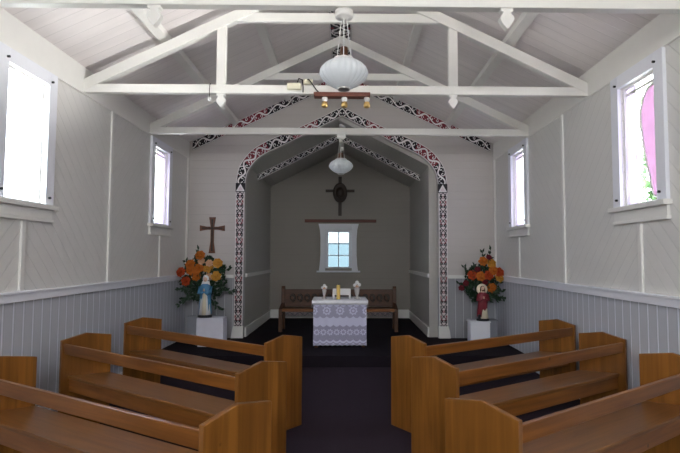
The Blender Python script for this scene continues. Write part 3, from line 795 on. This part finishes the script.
def loft(bm, rings, seg=28, folds=7, mi=0):
    """rings: (z, rx, ry, cx, cy, fold depth)"""
    RR = []
    for (z, rx, ry, cx, cy, fd) in rings:
        RR.append([bm.verts.new((cx + rx*(1+fd*math.cos(folds*a+.7))*math.cos(a), cy + ry*(1+fd*math.cos(folds*a+.7))*math.sin(a), z)) for a in (2*PI*i/seg for i in range(seg))])
    for a, b in zip(RR, RR[1:]):
        for i in range(seg):
            f = bm.faces.new((a[i], a[(i+1) % seg], b[(i+1) % seg], b[i])); f.material_index = mi
    bm.faces.new(RR[0]); bm.faces.new(RR[-1])
    return bm
def head(t, z, r, hair_mat, beard=False):
    bm = B(); ball(bm, (0, -.002, z), r, .82, .95, 1.12, 16, 12)
    ball(bm, (0, -r*.98, z-r*.05), r*.16, .8, 1, 1.4, 8, 6)
    tube(bm, [(0, 0, z-r*1.9), (0, 0, z-r*.8)], r*.45, 10)
    o = obj('head', bm, M['skin'], t, True)
    bm = B()
    for s in (-1, 1): ball(bm, (s*r*.32, -r*.86, z+r*.12), r*.1, 1.4, .5, .8, 8, 6)
    tube(bm, [(-r*.22, -r*.86, z-r*.48), (0, -r*.92, z-r*.50), (r*.22, -r*.86, z-r*.48)], r*.06, 6)
    obj('face_details', bm, M['hair'], t)
    bm = B(); ball(bm, (0, r*.22, z+r*.18), r*1.03, .92, .9, 1.08, 14, 10)
    for s in (-1, 1): tube(bm, [(s*r*.7, r*.1, z+r*.3), (s*r*.88, r*.1, z-r*.5), (s*r*.75, r*.1, z-r*1.3)], [r*.3, r*.34, r*.2], 8)
    if beard: ball(bm, (0, -r*.62, z-r*.82), r*.42, 1, .7, 1, 10, 8)
    obj('hair', bm, hair_mat, t, True)
def hands(t, z, y, joined=True):
    bm = B()
    for s in (-1, 1):
        x = .007*s
        ball(bm, (x, y, z), .010, .6, .8, 1.2, 8, 6)
        for k in range(4): tube(bm, [(x, y-.006+.004*k, z+.006), (x*.7, y-.008+.004*k, z+.024+(.004 if k in (1, 2) else 0))], [.0026, .0018], 5)
        tube(bm, [(x, y+.008, z), (x, y+.014, z+.012)], [.003, .002], 5)
    obj('hands', bm, M['skin'], t, True)
# blue statue
st = thing('statue', 'small statue of a woman in a blue mantle and white veil, before orange flowers', 'statue', (-2.199, 8.55, .618)); st.scale = (1.17,)*3
obj('base', lathe(B(), [(.095, 0), (.10, .012), (.095, .03), (.08, .035)], seg=24), M['metal_d'], st, True)
bm = B(); loft(bm, [(.03, .078, .062, 0, 0, .07), (.15, .066, .052, 0, 0, .07), (.28, .060, .046, 0, 0, .05), (.36, .066, .044, 0, 0, .03), (.43, .062, .038, 0, 0, .0), (.465, .035, .026, 0, 0, 0), (.475, .018, .018, 0, 0, 0)]); obj('robe', bm, M['white_r'], st, True)
bm = B()
loft(bm, [(.045, .086, .062, 0, .018, .08), (.16, .079, .055, 0, .014, .07), (.28, .076, .052, 0, .010, .05), (.36, .083, .052, 0, .006, .03), (.425, .078, .046, 0, .004, 0), (.462, .045, .034, 0, .006, 0)])
obj('mantle', bm, M['blue_r'], st, True)
bm = B()   # front opening of the mantle shows the white gown
loft(bm, [(.035, .034, .02, 0, -.048, .05), (.16, .030, .02, 0, -.042, .05), (.26, .022, .016, 0, -.042, 0), (.33, .02, .014, 0, -.044, 0)], 16, 5); obj('gown_front', bm, M['cream_r'], st, True)
bm = B()
for s in (-1, 1): tube(bm, [(s*.072, 0, .42), (s*.078, -.03, .34), (s*.03, -.066, .335), (s*.010, -.07, .36)], [.026, .027, .022, .014], 10)
obj('sleeves', bm, M['blue_r'], st, True)
hands(st, .372, -.074); head(st, .522, .036, M['hair'])
bm = B(); loft(bm, [(.39, .074, .044, 0, .014, .0), (.45, .062, .042, 0, .016, 0), (.50, .047, .036, 0, .018, 0), (.55, .042, .036, 0, .014, 0), (.575, .026, .024, 0, .008, 0), (.583, .008, .008, 0, .006, 0)], 24, 5); obj('veil', bm, M['white_r'], st, True)
# red statue
st = thing('statue', 'small statue of a figure in a red cloak over a cream robe, before red flowers', 'statue', (2.325, 8.55, .571)); st.scale = (1.01,)*3
obj('base', lathe(B(), [(.10, 0), (.105, .012), (.10, .03), (.08, .035)], seg=24), M['metal_d'], st, True)
bm = B(); loft(bm, [(.03, .074, .060, .01, 0, .08), (.15, .064, .050, .008, 0, .07), (.28, .060, .046, 0, 0, .05), (.36, .066, .044, 0, 0, .02), (.42, .064, .038, 0, 0, 0), (.455, .035, .026, 0, 0, 0), (.465, .018, .018, 0, 0, 0)]); obj('robe', bm, M['cream_r'], st, True)
bm = B(); loft(bm, [(.06, .080, .060, -.012, .02, .08), (.16, .078, .060, -.01, .010, .08), (.22, .078, .058, -.006, .0, .06), (.30, .076, .056, 0, -.002, .04), (.36, .083, .052, 0, .0, .02), (.42, .078, .044, 0, 0, 0), (.455, .046, .034, 0, .002, 0)]); obj('cloak', bm, M['red_r'], st, True)
bm = B()
for s in (-1, 1): tube(bm, [(s*.072, 0, .415), (s*.085, -.03, .33), (s*.04, -.066, .33), (s*.016, -.075, .355)], [.026, .027, .022, .014], 10)
obj('sleeves', bm, M['red_r'], st, True)
hands(st, .365, -.08); head(st, .512, .036, M['hair'], True)
bm = B(); lathe(bm, [(.088, 0), (.09, .006), (.082, .012), (.02, .012)], seg=28)
bmesh.ops.transform(bm, matrix=Matrix.Translation((0, .048, .50)) @ Matrix.Rotation(R(90), 4, 'X'), verts=bm.verts[:])
obj('halo', bm, M['cream_r'], st, True)
bm = B(); box(bm, -.085, -.045, -.05, .0, .03, .10); obj('side_block', bm, M['metal_d'], st, bevel=.006)

def leaf(bm, p, d, l, wdt, rnd):
    d = Vector(d).normalized(); sd = d.cross(Vector((rnd.uniform(-.4, .4), -1, rnd.uniform(-.2, .6)))).normalized()
    nn = d.cross(sd); p = Vector(p)
    a = bm.verts.new(p); b = bm.verts.new(p + d*l*.45 + sd*wdt); c = bm.verts.new(p + d*l - nn*l*.12); e = bm.verts.new(p + d*l*.45 - sd*wdt); m = bm.verts.new(p + d*l*.5 + nn*l*.06)
    for q in ((a, b, m), (b, c, m), (c, e, m), (e, a, m)): bm.faces.new(q).smooth = True
def bouquet(label, loc, flowers, sprays, r0, seedv):
    """flowers: (x, z, r, material) relative to loc; sprays: leafy stems (x, z)"""
    rnd = random.Random(seedv)
    t = thing('flower_arrangement', label, 'flowers', loc)
    obj('vase', lathe(B(), [(.07, 0), (.085, .02), (.10, .10), (.085, .20), (.075, .26), (.085, .28)], seg=20), M['stand'], t, True)
    o0 = Vector((0, 0, .34))
    bm = B()
    for (x, z) in sprays:
        tip = Vector((x, rnd.uniform(-.08, .0), z)); mid = o0.lerp(tip, .5) + Vector((0, -.04, .05)); pts = [o0.lerp(mid, k/4) for k in range(4)] + [mid.lerp(tip, k/5) for k in range(6)]
        tube(bm, pts, .004, 5)
        for p in pts[2:]:
            for s in (-1, 1):
                dr = (tip-o0).normalized() + Vector((rnd.uniform(-1, 1), rnd.uniform(-.6, .3), rnd.uniform(-1, 1)))*.9
                leaf(bm, p, dr, rnd.uniform(.06, .10), rnd.uniform(.016, .026), rnd)
    for k in range(380):
        a = rnd.uniform(0, 2*PI); rr = r0*math.sqrt(rnd.random())
        p = Vector((rr*math.cos(a)*1.0, rnd.uniform(-.06, .07), .62 + rr*math.sin(a)*1.05))
        leaf(bm, p, (rnd.uniform(-1, 1), rnd.uniform(-1, .2), rnd.uniform(-.8, 1)), rnd.uniform(.06, .11), rnd.uniform(.018, .03), rnd)
    ball(bm, (0, .02, .5), .10, 1.2, .8, 1.6)
    fo = obj('foliage', bm, M['leaf'], t)
    stems = B()
    for i, (x, z, r, m) in enumerate(flowers):
        y = -.09 + rnd.uniform(-.03, .03)
        bm = B(); petal_flower(bm, (x, y, z), r, i+seedv, (x*.8, -1, (z-.55)*.8+.1)); obj('flower', bm, M[m], t)
        tube(stems, [(x*.2, .0, .3), (x*.7, y*.4, (.3+z)/2), (x, y+.02, z)], .005, 5)
    obj('stems', stems, M['leaf'], t)
    return t
K = .9635
FL = [(-.377,.733,'redor'),(-.208,.871,'orange'),(-.20,.77,'orange'),(-.041,1.027,'orange'),(-.021,.924,'peach'),(.118,.889,'peach'),(.256,.89,'yellow'),(.084,.803,'yellow'),(.243,.666,'yellow'),(-.288,.579,'redor'),(.106,.649,'peach'),(-.119,.665,'orange'),(-.06,.80,'orange')]
FR = [(.014,.988,'orange'),(.152,.953,'yellow'),(-.181,.745,'redor'),(-.042,.728,'orange'),(.097,.745,'redor'),(.186,.832,'orange'),(.29,.798,'redor'),(.30,.711,'yellow'),(.164,.521,'orange'),(-.375,.52,'red'),(.026,.624,'red'),(.101,1.058,'red'),(-.304,.606,'red'),(-.093,.849,'red')]
SL = [(.505,.41),(.40,.529),(-.398,.169),(-.332,.254),(.304,.084),(.344,.77),(-.312,.905),(-.094,1.113),(.446,.804),(-.41,.425)]
SR = [(-.409,.589),(-.302,.865),(.015,1.127),(.155,1.179),(-.134,.313),(-.167,.365),(.34,.47),(.353,.331),(.249,.314),(-.236,.451)]
SZ = {'redor': .075, 'orange': .075, 'peach': .055, 'yellow': .075, 'red': .045}
cv = lambda L: [(p[0]*K, .037+K*p[1], SZ[p[2]], p[2]) for p in L]
cs = lambda L: [(p[0]*K, .037+K*p[1]) for p in L]
bouquet('large arrangement of orange and yellow flowers in the left corner behind the blue statue', (-2.307, 8.83, .60), cv(FL), cs(SL), .37, 3)
bouquet('large arrangement of red and orange flowers in the right corner behind the red statue', (2.385, 8.83, .55), cv(FR), cs(SR), .31, 11)

# ------------------------------------------------------------------ hanging lamps, spotlight board
def make_lamp(label, loc):
    t = thing('pendant_lamp', label, 'lamp', loc, 0, 'ribbed opal pendant lamps')   # origin: underside of the beam
    obj('ceiling_rose', lathe(B(), [(.066, 0), (.066, -.042), (.058, -.05), (.03, -.05), (.026, -.062), (.008, -.062)], seg=28), M['paint'], t, True)
    bm = B()
    for k in range(9):
        z = -.062 - k*.0235
        bmm = []
        for i in range(9):
            a = 2*PI*i/8
            bmm.append((.009*math.cos(a) if k % 2 else 0, 0 if k % 2 else .009*math.cos(a), z-.012+.015*math.sin(a)))
        tube(bm, bmm, .0025, 5)
    obj('chain', bm, M['chrome'], t)
    for k in range(3):
        a = 2*PI*k/3 + .5
        obj('stay_rod', tube(B(), [(.022*math.cos(a), .022*math.sin(a), -.055), (.062*math.cos(a), .062*math.sin(a), -.355)], .0035, 6), M['white_r'], t)
    obj('fitting', lathe(B(), [(.01, -.262), (.026, -.268), (.03, -.30), (.034, -.335), (.05, -.342), (.05, -.352)], seg=20), M['brown_wood'], t, True)
    bm = B(); lathe(bm, [(.045, -.345), (.075, -.352), (.082, -.366), (.072, -.372)], seg=32, flute=8, amp=.06); obj('gallery', bm, M['white_r'], t)
    prof = [(.068, -.362), (.10, -.374), (.135, -.396), (.160, -.422), (.172, -.450), (.171, -.470), (.155, -.500), (.125, -.528), (.09, -.550), (.055, -.566), (.04, -.570)]
    obj('shade', lathe(B(), prof, seg=144, flute=24, amp=.022), M['opal'], t, True)
    obj('bottom_cap', lathe(B(), [(.046, -.566), (.05, -.572), (.044, -.582), (.02, -.586), (.004, -.586)], seg=24), M['chrome'], t, True)
    return t
lamp = make_lamp('large ribbed white glass pendant lamp nearest the camera, top centre', (.092, 3.69, 3.383))
dup(lamp, (.012, 7.536, 3.383), 0, 'ribbed white glass pendant lamp farther away, hanging before the chancel cross')
t = thing('arch_lamp', 'small white rose with thin cord at the peak of the arch', 'lamp', (0, YE+.35, CE+CS*(CH-.08)-.004))
obj('ceiling_rose', lathe(B(), [(.06, .02), (.06, -.03), (.05, -.04), (.006, -.04)], seg=20), M['paint'], t, True)
obj('cord', tube(B(), [(0, 0, -.03), (0, 0, -.42)], .004, 6), M['chrome'], t)
obj('bulb_holder', lathe(B(), [(.008, -.41), (.022, -.42), (.022, -.47), (.012, -.475)], seg=14), M['paint'], t, True)

t = thing('spotlight_board', 'brown board with three lamp holders fixed under the middle roof truss beam', 'light fitting', (.052, 5.60, 3.383))
obj('board', box(B(), -.306, .306, -.06, .05, -.045, 0), M['red_wood'], t, bevel=.004)
for x in (-.19, .025, .27):
    h = obj('lamp_holder', lathe(B(), [(.028, -.045), (.032, -.055), (.032, -.075), (.02, -.085), (.018, -.095)], x, -.005, 16), M['white_r'], t, True)
    obj('holder_ring', lathe(B(), [(.02, -.092), (.032, -.10), (.036, -.125), (.034, -.150), (.02, -.158)], x, -.005, 16), M['brass'], h, True)
t = thing('junction_box', 'cream box with black cables on the middle roof truss beam, left of the spotlight board', 'electrical box', (-.47, 5.58, 3.44))
obj('box_body', box(B(), -.075, .075, -.03, .03, -.022, .045), M['cream'], t, bevel=.006)
obj('cable', tube(B(), [(.03, .0, .045), (.05, -.005, .10), (.09, -.02, .08), (.10, -.03, .0), (.10, -.026, -.06)], .007, 6), M['black'], t)
obj('cable', tube(B(), [(.10, .0, .08), (.16, -.02, .085), (.20, -.03, .03), (.24, -.03, -.03), (.27, -.03, -.06)], .007, 6), M['black'], t)
obj('connector', box(B(), .10, .20, -.02, .02, .04, .09), M['cream'], t, bevel=.006)
t = thing('wire_hook', 'small wire hook with pale weight looped over the middle truss beam', 'hook', (-1.388, 5.605, 3.478))
obj('wire', tube(B(), [(0, .03, .004), (0, .0, .012), (0, -.012, 0), (-.004, -.014, -.08), (0, -.012, -.15)], .004, 6), M['metal_d'], t)
obj('weight', lathe(B(), [(.006, -.148), (.02, -.155), (.022, -.175), (.012, -.188)], 0, -.012, 12), M['white_r'], t, True)

# ------------------------------------------------------------------ garden trees outside the windows
def make_tree(label, loc, h, r, seedv, mat='tree'):
    rnd = random.Random(seedv)
    t = thing('garden_tree', label, 'tree', loc)
    tr = B(); tube(tr, [(0, 0, 0), (.05, .02, h*.4), (0, 0, h*.75)], [.09, .07, .03], 8)
    for k in range(6):
        a = k*1.05; tube(tr, [(0, 0, h*(.3+.06*k)), (r*.6*math.cos(a), r*.6*math.sin(a), h*(.5+.06*k))], [.03, .012], 6)
    obj('trunk', tr, M['bark'], t)
    bm = B()
    for k in range(1500):
        while True:
            p = Vector((rnd.uniform(-1, 1), rnd.uniform(-1, 1), rnd.uniform(-1, 1)))
            if p.length < 1: break
        p = Vector((p.x*r, p.y*r, h*.66 + p.z*h*.40))
        leaf(bm, p, (rnd.uniform(-1, 1), rnd.uniform(-1, 1), rnd.uniform(-1, .6)), rnd.uniform(.10, .20), rnd.uniform(.03, .06), rnd)
    o = obj('foliage', bm, M[mat], t); o['kind'] = 'stuff'
make_tree('leafy green tree outside seen through the nearest right window', (4.75, 7.7, -.12), 4.2, .85, 5)
make_tree('pale green shrub outside seen low through the nearest left window', (-7.62, 12.2, -.12), 2.75, .42, 9, 'shrub')

# ------------------------------------------------------------------ light
wd = bpy.data.worlds.new('World'); bpy.context.scene.world = wd; wd.use_nodes = True
nt = wd.node_tree; bg = nt.nodes['Background']
tc = N(nt, 'ShaderNodeTexCoord'); sp = N(nt, 'ShaderNodeSeparateXYZ'); nt.links.new(tc.outputs['Generated'], sp.inputs[0])
rp = N(nt, 'ShaderNodeValToRGB'); rp.color_ramp.elements[0].position = .45; rp.color_ramp.elements[0].color = (.88, .93, 1, 1)
rp.color_ramp.elements[1].position = .9; rp.color_ramp.elements[1].color = (.70, .84, 1, 1)
nt.links.new(mth(nt, 'ADD', mth(nt, 'MULTIPLY', sp.outputs[2], .5), .5), rp.inputs[0]); nt.links.new(rp.outputs[0], bg.inputs[0])
bg.inputs[1].default_value = 6.0
def area(name, loc, target, sx, sy, power, col=(1, 1, 1), portal=False):
    l = bpy.data.lights.new(name, 'AREA'); l.shape = 'RECTANGLE'; l.size = sx; l.size_y = sy; l.energy = power; l.color = col
    if portal: l.cycles.is_portal = True
    o = bpy.data.objects.new(name, l); C.objects.link(o); o.location = loc
    o.rotation_euler = (Vector(target)-Vector(loc)).to_track_quat('-Z', 'Y').to_euler(); return o
for s in (-1, 1):
    for y0, y1 in (NEAR, FAR):
        x = s*(W+.15); area('window_portal', (x, (y0+y1)/2, (WZ0+WZ1)/2), (0, (y0+y1)/2, (WZ0+WZ1)/2), y1-y0+.1, WZ1-WZ0+.1, 1, portal=True)
area('window_portal', ((BW[0]+BW[1])/2, YB+.15, (BW[2]+BW[3])/2), ((BW[0]+BW[1])/2, 0, (BW[2]+BW[3])/2), .7, 1., 1, portal=True)
area('gable_portal', (0, YR-.15, 2.925), (0, 5, 2.925), 2.05, 1.2, 1, portal=True)
sun = bpy.data.lights.new('sun', 'SUN'); sun.energy = 22; sun.angle = .02; sun.color = (1, .96, .9)
so2 = bpy.data.objects.new('sun', sun); C.objects.link(so2); so2.location = (0, -10, 20); so2.rotation_euler = Vector((0, .5, -.87)).to_track_quat('-Z', 'Y').to_euler()
# added area lamp filling the room from the high opening behind the camera
area('gable_fill', (0, YR+.06, 2.9), (0, 4, 3.6), 2.0, 1.1, 44, (1., .99, .97))
# added spot inside the nearest right window, brightening the left slope of the ceiling
sl = bpy.data.lights.new('ceiling_fill_spot', 'SPOT'); sl.energy = 230; sl.spot_size = R(42); sl.spot_blend = .7; sl.shadow_soft_size = .15; sl.color = (1, .99, .97)
so_ = bpy.data.objects.new('ceiling_fill_spot', sl); C.objects.link(so_); so_.location = (2.62, 4.55, 2.35)
so_.rotation_euler = (Vector((-1.5, 4.7, 4.15))-Vector(so_.location)).to_track_quat('-Z', 'Y').to_euler()

# ------------------------------------------------------------------ camera
cam = bpy.data.cameras.new('camera'); co = bpy.data.objects.new('camera', cam); C.objects.link(co)
cam.sensor_width = 36; cam.lens = 520.768/680*36
cam.shift_x = -(356.463-340)/680; cam.shift_y = (226.022-226.5)/680
co.matrix_world = Matrix.Translation((.1345, 0, 1.6)) @ Matrix.Rotation(R(-.808), 4, 'Z') @ Matrix.Rotation(R(90+3.408), 4, 'X') @ Matrix.Rotation(R(.173), 4, 'Z')
cam.clip_start = .05
sc = bpy.context.scene; sc.camera = co
sc.view_settings.view_transform = 'Standard'; sc.view_settings.exposure = 1.42
sc.cycles.max_bounces = 10; sc.cycles.diffuse_bounces = 6; sc.cycles.transparent_max_bounces = 10
